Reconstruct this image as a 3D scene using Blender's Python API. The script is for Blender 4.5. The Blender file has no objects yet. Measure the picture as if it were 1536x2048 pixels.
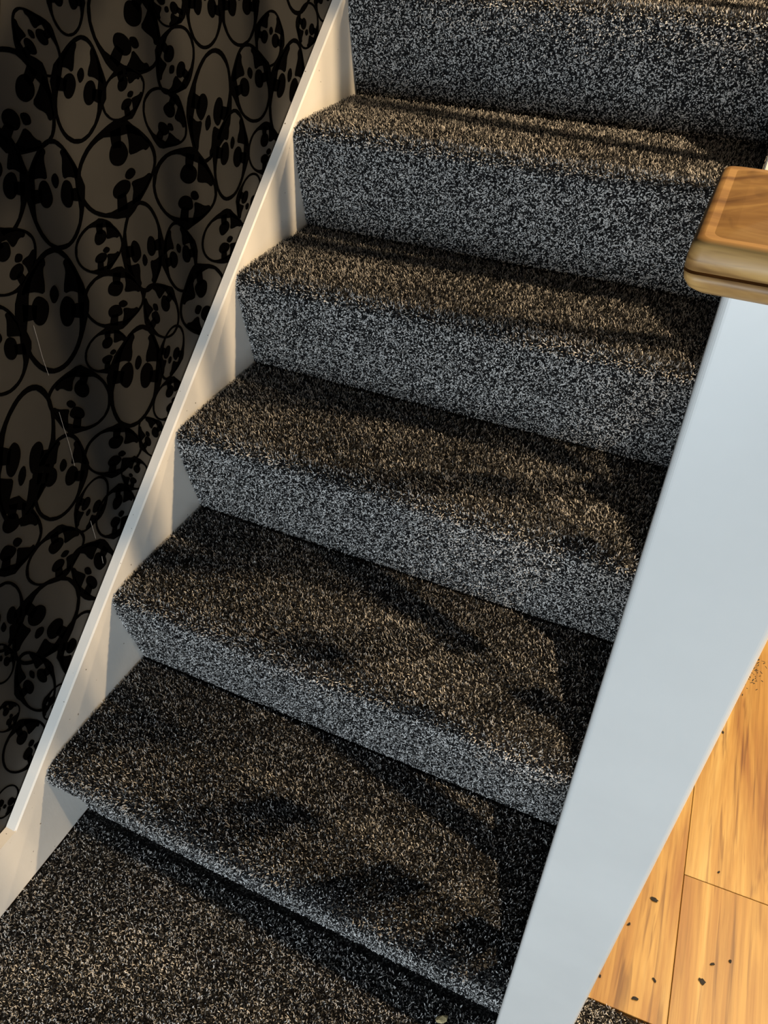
import bpy, bmesh, math, random
import numpy as np
from mathutils import Matrix, Vector

# ------------------------------------------------------------------ camera, world, lights, exposure
scene = bpy.context.scene
COL = scene.collection
scene.view_settings.view_transform = 'Standard'
scene.view_settings.look = 'None'
scene.view_settings.gamma = 1.0
scene.view_settings.use_curve_mapping = False
scene.view_settings.exposure = 0.0

cam_data = bpy.data.cameras.new('camera')
cam = bpy.data.objects.new('camera', cam_data)
COL.objects.link(cam)
cam_data.sensor_fit = 'VERTICAL'
cam_data.sensor_height = 36.0
cam_data.lens = 1572.74 / 2048 * 36
cam_data.clip_start = 0.02
cam.matrix_world = Matrix((
    (0.9087640, -0.2798060, 0.3096071, 0.8189),
    (0.4171065, 0.5858405, -0.6948476, -0.4258),
    (0.0130421, 0.7605916, 0.6490996, 1.4074),
    (0, 0, 0, 1)))
scene.camera = cam

world = bpy.data.worlds.new('world')
scene.world = world
world.use_nodes = True
world.node_tree.nodes['Background'].inputs[0].default_value = (0.80, 0.88, 1.0, 1)
world.node_tree.nodes['Background'].inputs[1].default_value = 0.022

WARM = (1.0, 0.72, 0.42)


def downlight(loc, power, size_deg, blend, radius=0.022, target=None):
    ld = bpy.data.lights.new('downlight', 'SPOT')
    ld.energy = power
    ld.color = WARM
    ld.spot_size = math.radians(size_deg)
    ld.spot_blend = blend
    ld.shadow_soft_size = radius
    o = bpy.data.objects.new('downlight', ld)
    COL.objects.link(o)
    o.location = loc
    d = Vector(target) - Vector(loc) if target else Vector((0, 0, -1))
    o.rotation_euler = d.to_track_quat('-Z', 'Y').to_euler()
    return o


# ceiling downlights of the room beyond the banister
downlight((1.65, 1.00, 2.18), 165, 150, 0.35)
downlight((1.85, -0.06, 2.20), 165, 92, 0.45)
downlight((2.75, 1.05, 2.20), 65, 150, 0.35)  # extra unseen lamp, added to soften the spindle and string shadows
downlight((1.65, 1.80, 2.18), 70, 150, 0.35)

# unseen area lamp for cool daylight from behind the camera; no door built
ld = bpy.data.lights.new('cool_daylight', 'AREA')
ld.shape = 'RECTANGLE'
ld.size = 1.1
ld.size_y = 1.0
ld.energy = 64
ld.color = (0.80, 0.92, 1.0)
dl = bpy.data.objects.new('cool_daylight', ld)
COL.objects.link(dl)
dl.location = (0.75, -2.6, 0.52)
dl.rotation_euler = (math.radians(90), 0, 0)

# ------------------------------------------------------------------ helpers
R, G, OV, W = 0.2, 0.2383, 0.033, 0.828       # rise, going, nosing overhang, clear width
STR_M, STR_C = 0.826, 0.205                   # string top edge: z = M*y + C
WALL_X = -0.022
rng = np.random.default_rng(7)
random.seed(3)


def link(name, me, mat=None, parent=None):
    o = bpy.data.objects.new(name, me)
    COL.objects.link(o)
    if mat:
        me.materials.append(mat)
    if parent:
        o.parent = parent
    return o


def empty(name, loc=(0, 0, 0)):
    o = bpy.data.objects.new(name, None)
    o.empty_display_size = 0.1
    COL.objects.link(o)
    o.location = loc
    return o


def tag(o, label=None, cat=None, group=None, kind=None):
    for k, v in (('label', label), ('category', cat), ('group', group), ('kind', kind)):
        if v:
            o[k] = v
    return o


def mesh_pd(name, v, f, smooth=False):
    me = bpy.data.meshes.new(name)
    me.from_pydata(v, [], f)
    me.update()
    if smooth:
        me.polygons.foreach_set('use_smooth', [True] * len(me.polygons))
    return me


def box_mesh(name, x0, x1, y0, y1, z0, z1, bevel=0.0, seg=2):
    bm = bmesh.new()
    bmesh.ops.create_cube(bm, size=1)
    bmesh.ops.scale(bm, vec=(x1 - x0, y1 - y0, z1 - z0), verts=bm.verts)
    bmesh.ops.translate(bm, vec=((x0 + x1) / 2, (y0 + y1) / 2, (z0 + z1) / 2), verts=bm.verts)
    if bevel:
        bmesh.ops.bevel(bm, geom=bm.edges[:], offset=bevel, segments=seg, affect='EDGES', profile=0.5)
    me = bpy.data.meshes.new(name)
    bm.to_mesh(me)
    bm.free()
    return me


def prism_x(name, poly_yz, x0, x1, bevel=0.0):
    """polygon in the YZ plane, extruded from x0 to x1"""
    bm = bmesh.new()
    vs = [bm.verts.new((x0, y, z)) for y, z in poly_yz]
    f = bm.faces.new(vs)
    r = bmesh.ops.extrude_face_region(bm, geom=[f])
    bmesh.ops.translate(bm, vec=(x1 - x0, 0, 0), verts=[e for e in r['geom'] if isinstance(e, bmesh.types.BMVert)])
    bmesh.ops.recalc_face_normals(bm, faces=bm.faces[:])
    if bevel:
        bmesh.ops.bevel(bm, geom=bm.edges[:], offset=bevel, segments=2, affect='EDGES')
    me = bpy.data.meshes.new(name)
    bm.to_mesh(me)
    bm.free()
    return me


# ------------------------------------------------------------------ materials
def new_mat(name):
    m = bpy.data.materials.new(name)
    m.use_nodes = True
    nt = m.node_tree
    b = nt.nodes['Principled BSDF']
    return m, nt, b


def N(nt, t, **kw):
    n = nt.nodes.new(t)
    for k, v in kw.items():
        setattr(n, k, v)
    return n


def ramp(nt, stops, fac):
    r = N(nt, 'ShaderNodeValToRGB')
    e = r.color_ramp.elements
    while len(e) < len(stops):
        e.new(0.5)
    for el, (p, c) in zip(e, stops):
        el.position = p
        el.color = (*c, 1)
    nt.links.new(fac, r.inputs[0])
    return r.outputs[0]


def noise(nt, scale, detail=3, rough=0.5, vec=None, dist=0.0):
    n = N(nt, 'ShaderNodeTexNoise')
    n.inputs['Scale'].default_value = scale
    n.inputs['Detail'].default_value = detail
    n.inputs['Roughness'].default_value = rough
    n.inputs['Distortion'].default_value = dist
    if vec:
        nt.links.new(vec, n.inputs['Vector'])
    return n.outputs['Fac']


def coords(nt, scale=(1, 1, 1), rot=(0, 0, 0), loc=(0, 0, 0), kind='Object'):
    tc = N(nt, 'ShaderNodeTexCoord')
    mp = N(nt, 'ShaderNodeMapping')
    mp.inputs['Scale'].default_value = scale
    mp.inputs['Rotation'].default_value = rot
    mp.inputs['Location'].default_value = loc
    nt.links.new(tc.outputs[kind], mp.inputs[0])
    return mp.outputs[0]


def bump(nt, b, h, strength, dist):
    bp = N(nt, 'ShaderNodeBump')
    bp.inputs['Strength'].default_value = strength
    bp.inputs['Distance'].default_value = dist
    nt.links.new(h, bp.inputs['Height'])
    nt.links.new(bp.outputs[0], b.inputs['Normal'])


def paint_mat(name, col, rough=0.45, bumpy=0.12, spots=False):
    m, nt, b = new_mat(name)
    c = coords(nt)
    n = noise(nt, 6, 4, 0.6, c)
    out = ramp(nt, [(0.35, tuple(x * 0.94 for x in col)), (0.65, col)], n)
    if spots:
        s = noise(nt, 90, 2, 0.5, c)
        sp = ramp(nt, [(0.735, (0, 0, 0)), (0.76, (1, 1, 1))], s)
        mx = N(nt, 'ShaderNodeMixRGB')
        nt.links.new(sp, mx.inputs[0])
        nt.links.new(out, mx.inputs[1])
        mx.inputs[2].default_value = (0.18, 0.15, 0.12, 1)
        out = mx.outputs[0]
    nt.links.new(out, b.inputs['Base Color'])
    b.inputs['Roughness'].default_value = rough
    bump(nt, b, noise(nt, 140, 3, 0.6, coords(nt, (1, 1, 0.35))), bumpy, 0.001)
    return m


M_PAINT = paint_mat('white_gloss_paint', (0.66, 0.66, 0.65), 0.38, 0.10)
M_STRING = paint_mat('string_gloss_paint', (0.86, 0.85, 0.82), 0.36, 0.14, spots=True)
M_PLASTER = paint_mat('plain_plaster', (0.55, 0.53, 0.50), 0.8, 0.1)


def fibre_mat():
    m, nt, b = new_mat('carpet_fibre')
    a = N(nt, 'ShaderNodeAttribute')
    a.attribute_name = 'shade'
    c = ramp(nt, [(0.0, (0.006, 0.006, 0.007)), (0.46, (0.011, 0.011, 0.012)), (0.53, (0.12, 0.12, 0.12)),
                  (0.62, (0.45, 0.445, 0.44)), (1.0, (0.76, 0.75, 0.74))], a.outputs['Fac'])
    nt.links.new(c, b.inputs['Base Color'])
    b.inputs['Roughness'].default_value = 0.75
    b.inputs['Specular IOR Level'].default_value = 0.15
    return m


def backing_mat():
    m, nt, b = new_mat('carpet_backing')
    v = N(nt, 'ShaderNodeTexVoronoi')
    v.inputs['Scale'].default_value = 420
    nt.links.new(coords(nt), v.inputs['Vector'])
    sep = N(nt, 'ShaderNodeSeparateColor')
    nt.links.new(v.outputs['Color'], sep.inputs[0])
    c = ramp(nt, [(0.0, (0.005, 0.005, 0.006)), (0.6, (0.012, 0.012, 0.013)), (0.85, (0.05, 0.05, 0.05)), (1.0, (0.16, 0.16, 0.155))], sep.outputs[0])
    nt.links.new(c, b.inputs['Base Color'])
    b.inputs['Roughness'].default_value = 0.9
    b.inputs['Specular IOR Level'].default_value = 0.1
    bump(nt, b, v.outputs['Distance'], 0.8, 0.003)
    return m


M_FIBRE = fibre_mat()
M_BACK = backing_mat()


def paper_mat():
    m, nt, b = new_mat('brown_wallpaper')
    c = coords(nt)
    n = noise(nt, 9, 5, 0.6, c)
    out = ramp(nt, [(0.3, (0.0130, 0.0128, 0.0122)), (0.7, (0.0175, 0.0171, 0.0162))], n)
    nt.links.new(out, b.inputs['Base Color'])
    b.inputs['Roughness'].default_value = 0.6
    bump(nt, b, noise(nt, 500, 2, 0.5, c), 0.1, 0.0005)
    return m


def flock_mat():
    m, nt, b = new_mat('black_flock')
    n = noise(nt, 900, 2, 0.5, coords(nt))
    out = ramp(nt, [(0.3, (0.0006, 0.0006, 0.0007)), (0.7, (0.0016, 0.0015, 0.0015))], n)
    nt.links.new(out, b.inputs['Base Color'])
    b.inputs['Roughness'].default_value = 1.0
    b.inputs['Specular IOR Level'].default_value = 0.0
    return m


def laminate_mat():
    m, nt, b = new_mat('honey_laminate')
    oi = N(nt, 'ShaderNodeObjectInfo')
    tc = N(nt, 'ShaderNodeTexCoord')
    add = N(nt, 'ShaderNodeVectorMath', operation='ADD')
    sc = N(nt, 'ShaderNodeVectorMath', operation='SCALE')
    comb = N(nt, 'ShaderNodeCombineXYZ')
    for i in range(3):
        nt.links.new(oi.outputs['Random'], comb.inputs[i])
    nt.links.new(comb.outputs[0], sc.inputs[0])
    sc.inputs['Scale'].default_value = 37.0
    nt.links.new(tc.outputs['Object'], add.inputs[0])
    nt.links.new(sc.outputs[0], add.inputs[1])

    def mp(s):
        q = N(nt, 'ShaderNodeMapping')
        q.inputs['Scale'].default_value = s
        nt.links.new(add.outputs[0], q.inputs[0])
        return q.outputs[0]
    broad = noise(nt, 1.0, 4, 0.55, mp((22, 1.7, 1)), 1.0)
    fine = noise(nt, 1.0, 5, 0.65, mp((130, 4.0, 1)), 0.5)
    streak = noise(nt, 1.0, 3, 0.5, mp((52, 2.6, 1)), 1.6)
    base = ramp(nt, [(0.28, (0.22, 0.100, 0.026)), (0.42, (0.30, 0.167, 0.044)), (0.55, (0.375, 0.236, 0.070)), (0.72, (0.45, 0.325, 0.128))], broad)
    f2 = ramp(nt, [(0.32, (0.66, 0.60, 0.55)), (0.58, (1, 1, 1))], fine)
    mul = N(nt, 'ShaderNodeMixRGB', blend_type='MULTIPLY')
    mul.inputs[0].default_value = 0.8
    nt.links.new(base, mul.inputs[1])
    nt.links.new(f2, mul.inputs[2])
    dark = ramp(nt, [(0.30, (0.40, 0.30, 0.23)), (0.42, (1, 1, 1))], streak)
    mul2 = N(nt, 'ShaderNodeMixRGB', blend_type='MULTIPLY')
    mul2.inputs[0].default_value = 0.75
    nt.links.new(mul.outputs[0], mul2.inputs[1])
    nt.links.new(dark, mul2.inputs[2])
    nt.links.new(mul2.outputs[0], b.inputs['Base Color'])
    b.inputs['Roughness'].default_value = 0.42
    b.inputs['Specular IOR Level'].default_value = 0.35
    return m


def oak_mat():
    m, nt, b = new_mat('oiled_wood')
    v = coords(nt, (9, 42, 60), (0.0, 0.25, 0.5))
    n1 = noise(nt, 1.0, 4, 0.55, v, 1.2)
    v2 = coords(nt, (9, 14, 160), (0.02, 0.03, 0.05))
    n2 = noise(nt, 1.0, 3, 0.6, v2, 0.8)
    base = ramp(nt, [(0.30, (0.20, 0.095, 0.030)), (0.46, (0.38, 0.205, 0.066)), (0.60, (0.53, 0.31, 0.105)), (0.75, (0.62, 0.385, 0.140))], n1)
    g = ramp(nt, [(0.33, (0.45, 0.40, 0.36)), (0.48, (1, 1, 1))], n2)
    mul = N(nt, 'ShaderNodeMixRGB', blend_type='MULTIPLY')
    mul.inputs[0].default_value = 0.75
    nt.links.new(base, mul.inputs[1])
    nt.links.new(g, mul.inputs[2])
    nt.links.new(mul.outputs[0], b.inputs['Base Color'])
    b.inputs['Roughness'].default_value = 0.5
    return m


def plain(name, col, rough=0.7):
    m, nt, b = new_mat(name)
    n = noise(nt, 300, 2, 0.5, coords(nt))
    nt.links.new(ramp(nt, [(0.3, tuple(c * 0.6 for c in col)), (0.7, col)], n), b.inputs['Base Color'])
    b.inputs['Roughness'].default_value = rough
    return m


M_PAPER, M_FLOCK, M_LAM, M_OAK = paper_mat(), flock_mat(), laminate_mat(), oak_mat()
M_BED = plain('dark_underlay', (0.10, 0.055, 0.02))

# ------------------------------------------------------------------ setting: wall, floor
wall = link('wall_left', box_mesh('wall_left', WALL_X - 0.1, WALL_X, -2.7, 2.4, -0.02, 2.5), M_PAPER)
tag(wall, 'dark wall covered in black flock skull wallpaper', 'wall', kind='structure')
wb = link('wall_front', prism_x('wall_front', [(-2.7, -0.02), (-2.7, 2.5), (-2.8, 2.5), (-2.8, -0.02)], -0.12, 3.6), M_PLASTER)
tag(wb, 'plain plaster wall at the end of the hall', 'wall', kind='structure')
wr = link('wall_right', box_mesh('wall_right', 3.5, 3.6, -2.7, 2.5, -0.02, 2.5), M_PLASTER)
tag(wr, 'plain plaster wall across the room', 'wall', kind='structure')

wk = link('wall_back', box_mesh('wall_back', WALL_X - 0.1, 3.6, 2.42, 2.52, -0.02, 2.5), M_PLASTER)
tag(wk, 'plain plaster wall behind the stairs', 'wall', kind='structure')

floor = link('floor', box_mesh('floor', WALL_X, 3.5, -2.7, 2.4, -0.03, -0.0135), M_BED)
tag(floor, 'honey brown laminate plank floor beside the stairs', 'floor', kind='structure')
CARPET_Y = 0.135                                # carpet / laminate joint
PW, PL, TH = 0.192, 1.21, math.radians(2.6)
ex, ey = Vector((math.cos(TH), math.sin(TH), 0)), Vector((-math.sin(TH), math.cos(TH), 0))
origin = Vector((1.055, 0.4035, 0))              # the cross joint in view
plank_me = box_mesh('plank', 0.0005, PW - 0.0005, 0.0005, PL - 0.0005, -0.0125, -0.0045, 0.0007, 1)
offs = {-1: -0.77, 0: 0.0, 1: -0.43, 2: 0.31, 3: -0.62, 4: 0.12, 5: -0.25, 6: 0.4, 7: -0.5, 8: -0.1, 9: 0.3, 10: -0.7}
for i in range(-1, 11):
    for j in range(-2, 2):
        p = origin + ex * (PW * i) + ey * (PL * j + offs[i])
        far = p + ey * PL
        if far.y < CARPET_Y + 0.02 or p.y > 2.35 or p.x > 3.3:
            continue
        y0, y1 = p.y, far.y
        if y0 < CARPET_Y - 0.006 or y1 > 2.36:
            # cut the plank at the carpet joint / far end
            s0 = max(0.0005, (CARPET_Y - 0.004 - p.y))
            s1 = min(PL - 0.0005, 2.36 - p.y)
            me = box_mesh('plank', 0.0005, PW - 0.0005, s0, s1, -0.0125, -0.0045, 0.0007, 1)
        else:
            me = plank_me
        o = bpy.data.objects.new('plank', me)
        if not me.materials:
            me.materials.append(M_LAM)
        COL.objects.link(o)
        o.location = p
        o.rotation_euler.z = TH
        o.parent = floor

# ------------------------------------------------------------------ carpet pile
def pile_mesh(name, pos, nrm, tan, length, width, lean, flat):
    """fibres as short bent tapering blades; pos/nrm/tan: (n,3) arrays"""
    n = len(pos)
    bit = np.cross(nrm, tan)
    ang = rng.uniform(0, 2 * np.pi, n)
    h = np.cos(ang)[:, None] * tan + np.sin(ang)[:, None] * bit
    tilt = (rng.uniform(0.05, 0.55, n) + 0.75 * flat)[:, None]
    d1 = nrm * np.cos(tilt * 0.6) + h * np.sin(tilt * 0.6) + lean
    d1 /= np.linalg.norm(d1, axis=1)[:, None]
    ang2 = ang + rng.normal(0, 0.9, n)
    h2 = np.cos(ang2)[:, None] * tan + np.sin(ang2)[:, None] * bit
    t2 = np.minimum(tilt + (rng.uniform(0.05, 0.45, n) + 0.25 * flat)[:, None], 1.45)
    d2 = nrm * np.cos(t2) + h2 * np.sin(t2) + lean
    d2 /= np.linalg.norm(d2, axis=1)[:, None]
    wa = rng.uniform(0, 2 * np.pi, n)
    wv = np.cos(wa)[:, None] * tan + np.sin(wa)[:, None] * bit
    face = np.cross(d2, nrm)
    face /= np.linalg.norm(face, axis=1)[:, None] + 1e-9
    wv = wv * (1 - flat)[:, None] + 1.6 * face * flat[:, None]
    wv = np.cross(d2, np.cross(wv, d2))
    wv /= np.linalg.norm(wv, axis=1)[:, None] + 1e-9
    L = (length * rng.uniform(0.75, 1.25, n) * (1 - 0.32 * flat))[:, None]
    Wd = (width * rng.uniform(0.7, 1.3, n) * (0.74 + 0.22 * flat))[:, None]
    a = pos
    m = a + d1 * L * 0.55
    t = m + d2 * L * 0.55
    # a blade is three triangles: narrow root, broad bend, blunt tip
    V = np.stack([a, m + wv * Wd * 0.5, m - wv * Wd * 0.5, t + wv * Wd * 0.36, t - wv * Wd * 0.36], 1).reshape(-1, 3)
    base = (np.arange(n) * 5)[:, None]
    Q = np.concatenate([base + np.array([[0, 1, 2]]), base + np.array([[2, 1, 3, 4]])], 1).reshape(-1)
    me = bpy.data.meshes.new(name)
    me.vertices.add(n * 5)
    me.vertices.foreach_set('co', V.astype(np.float32).reshape(-1))
    me.loops.add(n * 7)
    me.loops.foreach_set('vertex_index', Q.astype(np.int32))
    me.polygons.add(n * 2)
    me.polygons.foreach_set('loop_start', (np.arange(n)[:, None] * 7 + np.array([[0, 3]])).reshape(-1).astype(np.int32))
    me.update(calc_edges=True)
    at = me.attributes.new('shade', 'FLOAT', 'POINT')
    s = np.repeat(rng.uniform(0, 1, n).astype(np.float32), 5)
    at.data.foreach_set('value', s)
    return me


def resample(poly, step=0.004):
    P = np.array(poly, float)
    seg = np.linalg.norm(np.diff(P, axis=0), axis=1)
    s = np.concatenate([[0], np.cumsum(seg)])
    n = max(2, int(s[-1] / step))
    t = np.linspace(0, s[-1], n + 1)
    return np.stack([np.interp(t, s, P[:, 0]), np.interp(t, s, P[:, 1])], 1)


def profile_pile(name, poly, x0, x1, density, length=0.0068, width=0.0016):
    """pile growing on an extruded (y,z) profile; normals point to the left of travel"""
    P = resample(poly)
    seg = np.diff(P, axis=0)
    ln = np.linalg.norm(seg, axis=1)
    n = int(density * 1.12 * ln.sum() * (x1 - x0))
    wt = ln * (1.0 + 0.45 * np.clip(seg[:, 1] / ln, 0, 1))      # denser on the upright faces, where the blades lie flat
    k = rng.choice(len(seg), n, p=wt / wt.sum())
    u = rng.uniform(0, 1, n)
    yz = P[k] + seg[k] * u[:, None]
    tg = seg[k] / ln[k][:, None]
    nr = np.stack([-tg[:, 1], tg[:, 0]], 1)
    x = rng.uniform(x0 + 0.002, x1 - 0.002, n)
    pos = np.column_stack([x, yz])
    nrm = np.column_stack([np.zeros(n), nr])
    tan = np.column_stack([np.ones(n), np.zeros((n, 2))])
    pos = pos - nrm * 0.001
    # slow swathes in the way the pile lies
    w = np.sin(x * 21 + yz[:, 0] * 13 + 1.3) * 0.10 + np.sin(x * 9 - yz.sum(1) * 17) * 0.12
    lean = np.column_stack([w, -np.abs(w) * 0.3, w * 0.15 - 0.03])
    flat = 0.04 + 0.90 * np.clip(1.0 - nrm[:, 2], 0, 1)
    lean[:, 2] -= 0.25 * np.clip(1 - nrm[:, 2], 0, 1)    # pile on the risers hangs downwards
    return pile_mesh(name, pos, nrm, tan, length, width, lean, flat)


def step_profile(first=False, last=False):
    ins = 0.0042                                # backing lies under the pile tips
    r = 0.024
    pts = []
    if first:
        r = 0.034
        pts += [(0.046, 0.0), (0.046, 0.128), (0.044, 0.132)]
        pts += [(r + r * math.cos(a), R - r + r * math.sin(a)) for a in np.linspace(1.5 * math.pi, math.pi + 0.25, 5)]
    else:
        pts += [(OV + 0.002, 0.0), (OV - 0.008, 0.05), (0.012, 0.105), (0.004, 0.150)]
    for a in np.linspace(math.pi - 0.12, math.pi / 2, 9):
        pts.append((r + (0 if first else 0.002) + r * math.cos(a), R - r + r * math.sin(a)))
    pts += [(0.10, R + 0.0015), (G + OV, R - 0.001)]
    # inset along the normals; travelling up the riser and back, the outside lies on the left
    P = np.array(pts)
    T = np.gradient(P, axis=0)
    T /= np.linalg.norm(T, axis=1)[:, None]
    Nn = np.stack([-T[:, 1], T[:, 0]], 1)
    return P - Nn * ins


# ------------------------------------------------------------------ staircase
stairs = empty('staircase', (0.41, 0.0, 0.0))
tag(stairs, 'straight carpeted staircase with white painted wall string', 'staircase')


def add(name, me, mat, parent, kind=None, label=None):
    o = link(name, me, mat)
    o.parent = parent
    root = parent
    off = Vector(parent.location) if parent.type == 'EMPTY' else Vector((0, 0, 0))
    o.location = -off
    if kind:
        o['kind'] = kind
    if label:
        o['label'] = label
    return o


DENS = 185000
for k in range(9):
    prof = step_profile(first=(k == 0))
    dy, dz = k * G, k * R
    P = [(y + dy, z + dz) for y, z in prof]
    # solid step: profile in front, flat bottom and back
    zb = max(0.0, dz - 0.02)
    body = [(P[0][0], zb)] + P + [(dy + G + OV + 0.004, P[-1][1]), (dy + G + OV + 0.004, zb)]
    me = prism_x('step', body, 0.0015, W - 0.0015)
    st = add('step', me, M_BACK, stairs)
    if k == 0:
        st['label'] = 'bottom step with an overhanging carpeted nosing'
    if k > 6:
        continue                                # far above the picture
    pm = profile_pile('pile', P, 0.0, W, DENS if k < 5 else DENS * (0.85, 0.45)[k - 5])
    add('pile', pm, M_FIBRE, st, kind='stuff')

# wall string: painted board between carpet and wallpaper, turning level at the foot
Y_FOOT, Z_FOOT = -0.082, STR_C - 0.082 * STR_M
def string_poly(y_end, wav=0.0):
    top = []
    for y in np.arange(Y_FOOT, y_end + 1e-6, 0.03):
        top.append((y, STR_M * y + STR_C + (random.uniform(-wav, wav))))
    return top


def wall_string_mesh():
    n = 76
    ys = np.linspace(Y_FOOT, 2.10, n)
    bm = bmesh.new()
    rows = []
    for y in ys:
        zt = STR_M * y + STR_C
        w = random.uniform(-0.0007, 0.0007)
        low = max(-0.002, zt - 0.38)
        rows.append([bm.verts.new(c) for c in ((0, y, low), (0, y, zt - 0.0030), (-0.0026, y, zt), (WALL_X + 0.0016 + w * 0.6, y, zt + 0.0005 + w), (WALL_X + 0.0016, y, low))])
    for a, b in zip(rows, rows[1:]):
        for i in range(5):
            j = (i + 1) % 5
            bm.faces.new((a[i], b[i], b[j], a[j]))
    bm.faces.new(rows[0])
    bm.faces.new(rows[-1][::-1])
    bmesh.ops.recalc_face_normals(bm, faces=bm.faces[:])
    me = bpy.data.meshes.new('wall_string')
    bm.to_mesh(me)
    bm.free()
    return me


add('wall_string', wall_string_mesh(), M_STRING, stairs, label='white glossy board along the wallpaper')

# outer string, spandrel below it
top = lambda y: STR_M * y + STR_C
add('outer_string', prism_x('outer_string', [(0.07, 0.0), (0.07, top(0.07)), (2.10, top(2.10)), (2.10, top(2.10) - 0.3), (0.45, 0.27), (0.2, 0.0)], W, W + 0.036, 0.002), M_PAINT, stairs)
add('spandrel_panel', prism_x('spandrel_panel', [(0.21, -0.004), (0.455, 0.262), (2.10, top(2.10) - 0.31), (2.10, -0.004)], W + 0.008, W + 0.026), M_PAINT, stairs)

# level skirting at the foot of the string
skirt = link('baseboard_left', prism_x('baseboard_left', [(-2.7, -0.002), (-2.7, Z_FOOT - 0.002), (Y_FOOT, Z_FOOT), (Y_FOOT, -0.002)], WALL_X + 0.0016, 0.0), M_STRING)
tag(skirt, 'white skirting board running level from the foot of the stairs', 'skirting', kind='structure')

# ------------------------------------------------------------------ newel post
NX0, NX1, NY0, NY1 = 0.8205, 0.9105, -0.020, 0.070
newel = empty('newel_post', ((NX0 + NX1) / 2, (NY0 + NY1) / 2, 0))
tag(newel, 'white painted square newel post with a brown wooden cap', 'newel post')


def add_n(name, me, mat, label=None):
    return add(name, me, mat, newel, label=label)


add_n('shaft', box_mesh('shaft', NX0, NX1, NY0, NY1, -0.0042, 1.2425, 0.0048, 6), M_PAINT)


def cap_mesh():
    prof = [(1.2415, 0.002), (1.2415, 0.0100), (1.2425, 0.0138), (1.2450, 0.0172), (1.2490, 0.0196), (1.2535, 0.0206),
            (1.2536, 0.0172), (1.2549, 0.0172), (1.2550, 0.0206), (1.2610, 0.0206), (1.2660, 0.0198), (1.2682, 0.0180), (1.2690, 0.0155), (1.2690, 0.0115)]
    bm = bmesh.new()
    rings = []
    cx, cy = (NX0 + NX1) / 2, (NY0 + NY1) / 2
    hw, hd = (NX1 - NX0) / 2, (NY1 - NY0) / 2

    def ring(z, off, rad):
        out = []
        for qx, qy, a0 in ((1, 1, 0), (-1, 1, 90), (-1, -1, 180), (1, -1, 270)):
            for s in range(6):
                a = math.radians(a0 + 18 * s)
                r = rad
                out.append(bm.verts.new((cx + qx * (hw + off - r) + r * math.cos(a), cy + qy * (hd + off - r) + r * math.sin(a), z)))
        return out
    for z, off in prof:
        rings.append(ring(z, off, 0.006))
    rings.append(ring(1.2715, 0.0030, 0.003))
    rings.append(ring(1.2830, -0.0435, 0.0003))
    for ri, (a, b) in enumerate(zip(rings, rings[1:])):
        n = len(a)
        for i in range(n):
            fc = bm.faces.new((a[i], a[(i + 1) % n], b[(i + 1) % n], b[i]))
            fc.smooth = a is not rings[0] and b not in rings[-3:] and ri not in (5, 6, 7)
    bm.faces.new(rings[0][::-1])
    bm.faces.new(rings[-1])
    bmesh.ops.recalc_face_normals(bm, faces=bm.faces[:])
    me = bpy.data.meshes.new('cap')
    bm.to_mesh(me)
    bm.free()
    return me


add_n('cap', cap_mesh(), M_OAK, label='brown oiled wooden cap with rounded rim')

# ------------------------------------------------------------------ banister going up from the newel
ban = empty('banister', (0.846, 0.07, 0))
tag(ban, 'white banister with square spindles along the open side of the stairs', 'banister')


def add_b(name, me, mat):
    return add(name, me, mat, ban)


RAILH = 0.93
rail = [(0.0705, top(0.0705) + RAILH - 0.03), (0.0705, top(0.0705) + RAILH + 0.025), (2.10, top(2.10) + RAILH + 0.025), (2.10, top(2.10) + RAILH - 0.03)]
add_b('handrail', prism_x('handrail', rail, 0.834, 0.884, 0.006), M_OAK)
yb = 0.175
while yb < 2.07:
    a, b2 = yb - 0.016, yb + 0.016
    add_b('spindle', prism_x('spindle', [(a, top(a) - 0.0005), (a, top(a) + RAILH - 0.03), (b2, top(b2) + RAILH - 0.03), (b2, top(b2) - 0.0005)], 0.848, 0.880), M_PAINT)
    yb += 0.13

# ------------------------------------------------------------------ hall carpet at the foot of the stairs
HX1 = 3.45
hall = link('hall_carpet', box_mesh('hall_carpet', 0.001, HX1, -2.6, CARPET_Y - 0.004, -0.0125, -0.0045), M_BACK)
tag(hall, 'dark speckled grey carpet on the hall floor below the stairs', 'carpet')
d = DENS * 0.95


def flat_pile(x0, x1, y0, y1, dens):
    n = int((x1 - x0) * (y1 - y0) * dens)
    pos = np.column_stack([rng.uniform(x0, x1, n), rng.uniform(y0, y1, n), np.full(n, -0.0055)])
    # keep clear of the bottom step and the newel
    inside = ((pos[:, 1] > 0.034) & (pos[:, 0] < W + 0.03)) | ((pos[:, 0] > NX0 - 0.002) & (pos[:, 0] < NX1 + 0.002) & (pos[:, 1] > NY0 - 0.002) & (pos[:, 1] < NY1 + 0.06))
    pos = pos[~inside]
    n = len(pos)
    nrm = np.tile(np.array([[0, 0, 1.0]]), (n, 1))
    tan = np.tile(np.array([[1.0, 0, 0]]), (n, 1))
    x, y = pos[:, 0], pos[:, 1]
    w = np.sin(x * 18 + y * 11) * 0.12 + np.sin(x * 7 - y * 19 + 1) * 0.12
    lean = np.column_stack([w, -w * 0.6, np.zeros(n)])
    return pile_mesh('pile', pos, nrm, tan, 0.0068, 0.0016, lean, np.full(n, 0.35))


pm = flat_pile(0.003, 1.45, -0.62, CARPET_Y - 0.003, d)
o = link('pile', pm, M_FIBRE, hall)
o['kind'] = 'stuff'


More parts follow.
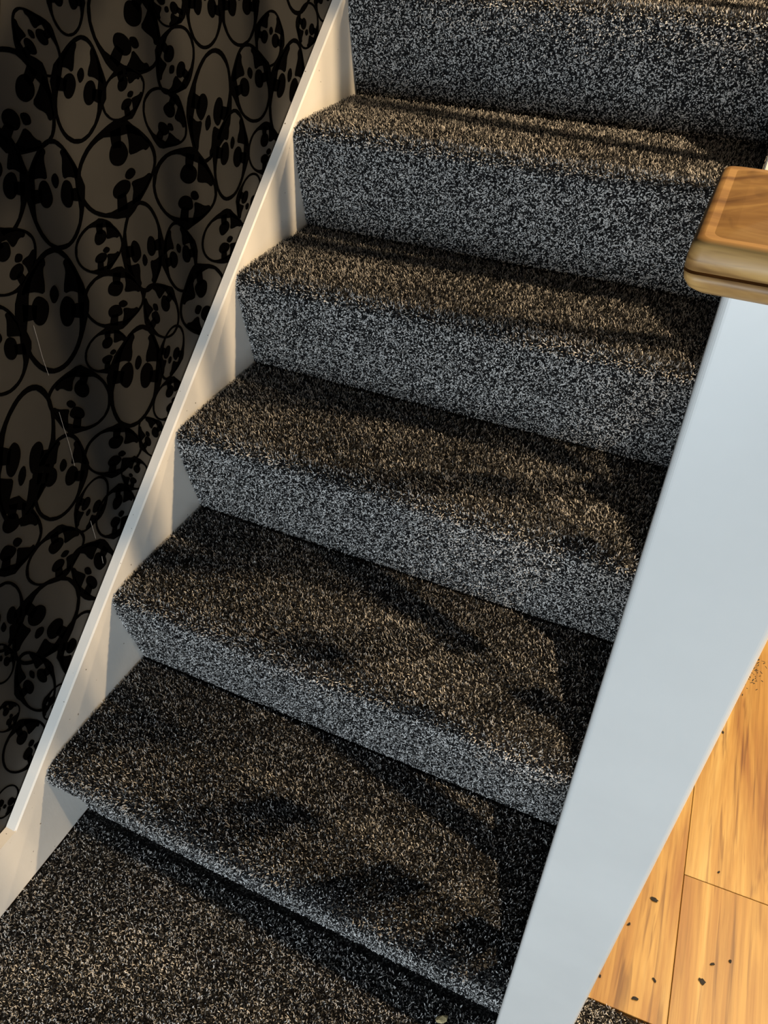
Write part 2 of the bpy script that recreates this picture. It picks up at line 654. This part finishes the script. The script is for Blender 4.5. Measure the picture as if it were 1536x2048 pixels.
# ------------------------------------------------------------------ flock skulls on the wallpaper
SKULLS = [
    (0.3691, 1.0409, 0.0141, 0.0665, 0.0458, -0.0117, 0),
    (0.4513, 1.1524, 0.0290, 0.0566, 0.0405, -0.0169, 0),
    (0.5662, 1.2088, 0.0562, -0.0480, -0.0420, -0.0393, 1),
    (0.4954, 1.0386, 0.0842, -0.0025, -0.0085, -0.0575, 1),
    (0.3455, 1.1591, 0.0415, -0.0471, -0.0398, -0.0357, 1),
    (0.3981, 1.2147, -0.0204, 0.0374, -0.0269, -0.0088, 0),
    (0.4616, 1.2515, 0.0078, 0.0369, 0.0286, -0.0057, 0),
    (0.5354, 1.1317, 0.0466, 0.0064, 0.0006, -0.0302, 1),
    (0.6196, 1.0818, 0.0407, -0.0355, -0.0276, -0.0258, 1),
    (0.6450, 0.9712, 0.0769, -0.0347, -0.0219, -0.0507, 1),
    (0.2813, 1.0791, 0.0257, 0.0587, -0.0399, 0.0159, 0),
    (0.4253, 0.9508, 0.0476, -0.0098, -0.0093, -0.0340, 1),
    (0.2641, 0.9901, 0.0465, 0.0158, 0.0140, -0.0365, 1),
    (0.5171, 0.9170, -0.0096, -0.0675, 0.0442, -0.0085, 0),
    (0.6009, 0.8698, -0.0010, 0.0591, 0.0419, -0.0049, 0),
    (0.4327, 0.8665, 0.0619, -0.0243, -0.0161, -0.0393, 1),
    (0.3122, 0.8985, 0.0293, 0.0797, 0.0559, -0.0221, 0),
    (0.5312, 0.8046, -0.0250, 0.0497, -0.0342, -0.0163, 1),
    (0.6469, 0.7739, -0.0689, -0.0003, 0.0029, -0.0609, 1),
    (0.6616, 1.1519, -0.0406, -0.0327, 0.0280, -0.0286, 0),
    (0.7362, 1.0729, -0.0404, -0.0746, 0.0500, -0.0222, 0),
    (0.8653, 1.0831, -0.0114, 0.0614, 0.0573, 0.0031, 0),
    (0.7522, 1.2098, 0.0154, 0.0524, 0.0441, -0.0114, 0),
    (0.8476, 1.1997, 0.0071, 0.0551, 0.0518, -0.0075, 0),
    (0.6626, 1.2255, -0.0153, -0.0256, 0.0344, -0.0170, 0),
    (0.7796, 0.9868, 0.0284, 0.0663, 0.0461, -0.0172, 0),
    (0.9835, 1.0523, 0.0403, 0.0739, 0.0542, -0.0180, 0),
    (0.8875, 0.9708, 0.0528, -0.0071, -0.0067, -0.0395, 1),
    (0.8222, 0.8992, -0.0310, -0.0363, 0.0306, -0.0188, 0),
    (0.7300, 0.8595, 0.0649, -0.0106, -0.0081, -0.0407, 1),
    (0.9343, 1.1409, 0.0181, 0.0394, 0.0418, -0.0146, 0),
    (1.0715, 1.1419, -0.0193, -0.0334, 0.0359, -0.0155, 0),
    (1.1399, 1.1802, -0.0039, 0.0407, 0.0356, 0.0029, 0),
    (0.3923, 0.7988, 0.0458, -0.0119, -0.0101, -0.0306, 1),
    (0.4415, 0.7250, 0.0391, 0.0746, 0.0554, -0.0281, 0),
    (0.5377, 0.7230, -0.0280, -0.0387, 0.0267, -0.0167, 0),
    (0.5090, 0.6430, 0.0436, -0.0082, -0.0086, -0.0348, 1),
    (0.3153, 0.7513, -0.0549, 0.0374, -0.0236, -0.0397, 1),
    (0.1909, 0.7276, -0.0553, -0.0862, 0.0424, -0.0301, 0),
    (0.2384, 0.6568, 0.0377, 0.0566, 0.0442, -0.0279, 0),
    (0.3554, 0.6300, 0.0608, -0.0333, -0.0189, -0.0363, 1),
    (0.4473, 0.6002, -0.0159, 0.0468, -0.0277, -0.0062, 1),
    (0.3881, 0.5581, -0.0271, 0.0297, -0.0170, -0.0195, 1),
    (0.2060, 0.8897, 0.0178, 0.0570, -0.0447, 0.0182, 0),
    (0.2791, 0.5716, -0.0383, -0.0303, 0.0222, -0.0245, 0),
    (0.3249, 0.5208, 0.0450, -0.0184, -0.0191, -0.0409, 1),
    (0.1201, 0.6286, 0.0529, -0.0337, -0.0269, -0.0476, 1),
    (0.1852, 0.5373, 0.0600, -0.0115, -0.0090, -0.0424, 1),
    (0.2485, 0.4455, -0.0349, 0.0654, -0.0358, -0.0289, 1),
    (0.1278, 0.4408, -0.0692, -0.0283, 0.0262, -0.0620, 0),
    (0.0643, 0.5122, -0.0235, -0.0528, 0.0317, -0.0176, 0),
    (0.1701, 0.3389, -0.0352, -0.0476, 0.0359, -0.0292, 0),
    (0.0687, 0.3512, -0.0019, 0.0720, -0.0345, 0.0039, 0),
    (0.0303, 0.4407, 0.0100, 0.0347, 0.0223, -0.0104, 0),
    (0.0068, 0.2538, 0.0438, -0.0039, -0.0029, -0.0511, 1),
    (0.0024, 0.3407, 0.0239, -0.0048, -0.0036, -0.0278, 1),
    (-0.0618, 0.1847, -0.0194, -0.0217, 0.0177, -0.0214, 0),
    (0.0883, 0.2738, -0.0290, -0.0150, 0.0145, -0.0257, 0),
]
CRUMBS = [
    (1.0136, 0.3340, 0.0060, 0.0035, 0.00, 'largest dark crumb on the laminate, halfway along the post'),
    (0.9813, 0.2739, 0.0030, 0.0020, 0.90, 'tiny dark crumb close to the white post edge'),
    (1.0834, 0.7444, 0.0030, 0.0020, 1.80, 'tiny dark crumb highest up beside the post edge'),
    (1.1079, 0.2347, 0.0055, 0.0040, 2.70, 'ragged grey crumb lying near a smaller one on the laminate'),
    (1.1200, 0.2687, 0.0038, 0.0020, 0.60, 'small dark crumb just above the ragged grey one'),
    (1.1464, 0.2856, 0.0025, 0.0020, 1.50, 'tiny round dark crumb furthest right of the lower ones'),
    (1.0362, 0.2039, 0.0042, 0.0018, 2.40, 'thin dark crumb between the post and the ragged grey one'),
    (1.0131, 0.1631, 0.0055, 0.0025, 0.30, 'flat brown crumb next to the carpet edge on the laminate'),
    (1.1111, 0.4333, 0.0022, 0.0016, 1.20, 'tiny dark crumb beside the plank end joint'),
    (0.9543, 0.1719, 0.0022, 0.0016, 2.10, 'tiny dark crumb at the corner of carpet and post'),
]
THREADS = [
    ([(-0.0195, 0.2698, 0.8981), (-0.0195, 0.2695, 0.8761), (-0.0195, 0.2687, 0.8518), (-0.0195, 0.2692, 0.834), (-0.0195, 0.27, 0.8198)], 0.00022, 'long fine pale thread hanging over the largest upright skull'),
    ([(-0.0195, 0.2688, 0.7584), (-0.0195, 0.2686, 0.7324), (-0.0195, 0.2694, 0.7051), (-0.0195, 0.2686, 0.6802), (-0.0195, 0.2675, 0.6598)], 0.00022, 'fine pale thread hanging lower on the wallpaper'),
    ([(-0.0195, 0.2659, 0.5472), (-0.0195, 0.2658, 0.531), (-0.0195, 0.2656, 0.5078)], 0.0003, 'short pale thread near the white board on the wallpaper'),
    ([(-0.0195, 0.2671, 0.4654), (-0.0195, 0.266, 0.4576), (-0.0195, 0.2654, 0.4499)], 0.0004, 'shortest pale thread beside the white board'),
]
# centre y,z; half axis to the chin; half axis across; 0 = seen from the front, 1 = turned aside

def egg(t):
    """skull outline, v = -1 cranium, +1 chin"""
    u, v = math.sin(t), -math.cos(t)
    return (u * (1.0 - 0.20 * max(0.0, v) ** 1.4), v)


def blob(cu, cv, ru, rv, rot=0.0, n=11, jag=0.09):
    out = []
    for i in range(n):
        a = 2 * math.pi * i / n
        s = 1 + random.uniform(-jag, jag)
        x, y = ru * s * math.cos(a), rv * s * math.sin(a)
        out.append((cu + x * math.cos(rot) - y * math.sin(rot), cv + x * math.sin(rot) + y * math.cos(rot)))
    return out


def smooth(poly, times=2):
    for _ in range(times):
        out = []
        for a, b in zip(poly, poly[1:] + poly[:1]):
            out += [(0.75 * a[0] + 0.25 * b[0], 0.75 * a[1] + 0.25 * b[1]), (0.25 * a[0] + 0.75 * b[0], 0.25 * a[1] + 0.75 * b[1])]
        poly = out
    return poly


def skull_polys(turned):
    polys, quads = [], []
    n = 40
    # outline band, thick where the cheeks fall away
    ring = []
    for i in range(n):
        t = 2 * math.pi * i / n
        u, v = egg(t)
        th = 0.07 + 0.15 * math.exp(-((v - 0.10) / 0.42) ** 2) * abs(math.sin(t)) ** 3 + random.uniform(-0.012, 0.012)
        if turned and u > 0:
            th *= 0.75
        ex = 1.03 + (0.15 + random.uniform(-0.05, 0.05)) * math.exp(-((v - 0.25) / 0.40) ** 2) * abs(math.sin(t)) ** 3
        ring.append(((u * ex, v * 1.03), (u * (1 - th), v * (1 - th * 0.8))))
    for i in range(n):
        a, b = ring[i], ring[(i + 1) % n]
        polys.append([a[0], b[0], b[1], a[1]])
    sh = 0.16 if turned else 0.0
    j = lambda s=0.02: random.uniform(-s, s)
    for s in (-1, 1):
        k = 1.0
        if turned:
            k = 0.86 if s > 0 else 1.12
        # eye socket
        polys.append(smooth(blob(s * 0.42 * k + sh * 0.5, 0.02 + j(), 0.27 * k, 0.26, s * 0.35, 8, 0.13), 2))
        # eye socket reaching the outline
        polys.append([(s * 0.55 * k + sh * 0.5, -0.10), (s * 0.93, -0.13), (s * 0.95, 0.14), (s * 0.52 * k + sh * 0.5, 0.12)][::s])
        # cheek shadow with a hooked end by the chin
        c = [(0.97, 0.26), (0.80, 0.30), (0.55, 0.33), (0.31, 0.30), (0.30, 0.46), (0.34, 0.60), (0.33, 0.70), (0.27, 0.78), (0.33, 0.86),
             (0.46, 0.85), (0.53, 0.76), (0.66, 0.66), (0.84, 0.52), (0.95, 0.36)]
        polys.append(smooth([(s * a * (k if a < 0.6 else 1) + (sh * 0.5 if a < 0.6 else 0) + j(0.02), b + j(0.02)) for a, b in c][::s], 1))
    # nose
    polys.append(smooth([(sh + a + j(0.015), b + j(0.015)) for a, b in ((0, 0.13), (0.10, 0.20), (0.14, 0.31), (0.05, 0.42), (-0.05, 0.42), (-0.14, 0.31), (-0.10, 0.20))], 1))
    return polys


def skull_mesh(c, v, u, turned, off):
    verts, faces = [], []
    xt = WALL_X + 0.0009 + off
    for poly in skull_polys(turned):
        if sum(a[0] * b[1] - b[0] * a[1] for a, b in zip(poly, poly[1:] + poly[:1])) < 0:
            poly = poly[::-1]
        n, k = len(poly), len(verts)
        yz = [(c[0] + u[0] * p + v[0] * q, c[1] + u[1] * p + v[1] * q) for p, q in poly]
        verts += [(xt, y, z) for y, z in yz] + [(WALL_X - 0.0002, y, z) for y, z in yz]
        faces.append([k + i for i in range(n)])
        faces += [[k + i, k + n + i, k + n + (i + 1) % n, k + (i + 1) % n] for i in range(n)]
    return mesh_pd('skull_motif', verts, faces)


def clears_string(c, rad):
    return c[1] - rad * 0.9 > max(Z_FOOT, STR_M * c[0] + STR_C) - 0.0


placed = [(s[0], s[1], 1.12 * max(math.hypot(s[2], s[3]), math.hypot(s[4], s[5]))) for s in SKULLS]
alls = list(SKULLS)
# the pattern goes on over the rest of the wall
for r, cnt in ((0.066, 2500), (0.056, 2500), (0.047, 2500), (0.039, 3000), (0.032, 3000), (0.026, 2500)):
    arr = np.array(placed)
    for _ in range(cnt):
        y, z = random.uniform(-0.65, 1.55), random.uniform(0.15, 1.72)
        if z - r * 0.6 < max(Z_FOOT, STR_M * y + STR_C) or len(alls) >= 290:
            continue
        if np.min(np.hypot(arr[:, 0] - y, arr[:, 1] - z) - 0.88 * (arr[:, 2] + r)) > 0:
            an = random.uniform(0, 2 * math.pi)
            placed.append((y, z, r))
            arr = np.array(placed)
            alls.append((y, z, r * 1.16 * math.cos(an), r * 1.16 * math.sin(an), -r * 0.86 * math.sin(an), r * 0.86 * math.cos(an), random.choice((0, 1))))
for i, (y, z, vy, vz, uy, uz, st) in enumerate(alls):
    me = skull_mesh((y, z), (vy, vz), (uy, uz), st, 0.000012 * (i % 20))
    link('skull_motif', me, M_FLOCK, wall)

# ------------------------------------------------------------------ small things: crumbs, a thread
M_CRUMB = plain('dark_fluff', (0.02, 0.018, 0.016), 0.9)
M_CHIP = plain('pale_wood_chip', (0.62, 0.50, 0.26), 0.7)
M_THREAD = plain('pale_thread', (0.30, 0.28, 0.26), 0.6)


def lump(name, loc, size, rot):
    bm = bmesh.new()
    bmesh.ops.create_icosphere(bm, subdivisions=2, radius=1)
    for v in bm.verts:
        v.co *= 1 + random.uniform(-0.35, 0.35)
    bmesh.ops.scale(bm, vec=size, verts=bm.verts)
    lo = min(v.co.z for v in bm.verts)
    bmesh.ops.translate(bm, vec=(0, 0, -lo), verts=bm.verts)
    me = bpy.data.meshes.new(name)
    bm.to_mesh(me)
    bm.free()
    o = link(name, me)
    o.location = loc
    o.rotation_euler.z = rot
    return o


for (x, y, a, b, rot, lab) in CRUMBS:
    o = lump('carpet_crumb', (x, y, -0.0046), (a, b, 0.0018), rot)
    o.data.materials.append(M_CRUMB)
    tag(o, lab, 'crumb', 'dark crumbs dropped on the laminate floor')

o = lump('wood_chip', (0.742, 0.0035, -0.001), (0.0085, 0.005, 0.003), 0.7)
o.data.materials.append(M_CHIP)
tag(o, 'pale yellow wood chip on the hall carpet under the bottom step', 'wood chip')


def thread(name, pts, r, lab):
    cu = bpy.data.curves.new(name, 'CURVE')
    cu.dimensions = '3D'
    cu.bevel_depth = r
    cu.bevel_resolution = 1
    sp = cu.splines.new('POLY')
    sp.points.add(len(pts) - 1)
    for p, q in zip(sp.points, pts):
        p.co = (*q, 1)
    o = bpy.data.objects.new(name, cu)
    dg = bpy.context.evaluated_depsgraph_get()
    COL.objects.link(o)
    dg = bpy.context.evaluated_depsgraph_get()
    me = bpy.data.meshes.new_from_object(o.evaluated_get(dg))
    bpy.data.objects.remove(o)
    o = link(name, me, M_THREAD)
    tag(o, lab, 'thread')


for pts, r, lab in THREADS:
    thread('cobweb_thread', pts, r, lab)

# scatter of tiny black fluff specks where the laminate leaves the picture
sv, sf = [], []
for _ in range(60):
    x, y = 1.125 + random.gauss(0, 0.012), 0.955 + random.gauss(0, 0.035)
    a, l, w2 = random.uniform(0, 3.1), random.uniform(0.0012, 0.004), random.uniform(0.0006, 0.0012)
    k = len(sv)
    for du, dv, h in ((-1, -1, 0), (1, -1, 0), (1, 1, 0), (-1, 1, 0), (0, 0, 0.0009)):
        p, q = du * l, dv * w2
        sv.append((x + p * math.cos(a) - q * math.sin(a), y + p * math.sin(a) + q * math.cos(a), -0.0045 + h))
    sf += [[k, k + 1, k + 4], [k + 1, k + 2, k + 4], [k + 2, k + 3, k + 4], [k + 3, k, k + 4]]
o = link('carpet_fluff', mesh_pd('carpet_fluff', sv, sf), M_CRUMB)
tag(o, 'patch of tiny black fluff specks on the laminate', 'fluff', kind='stuff')
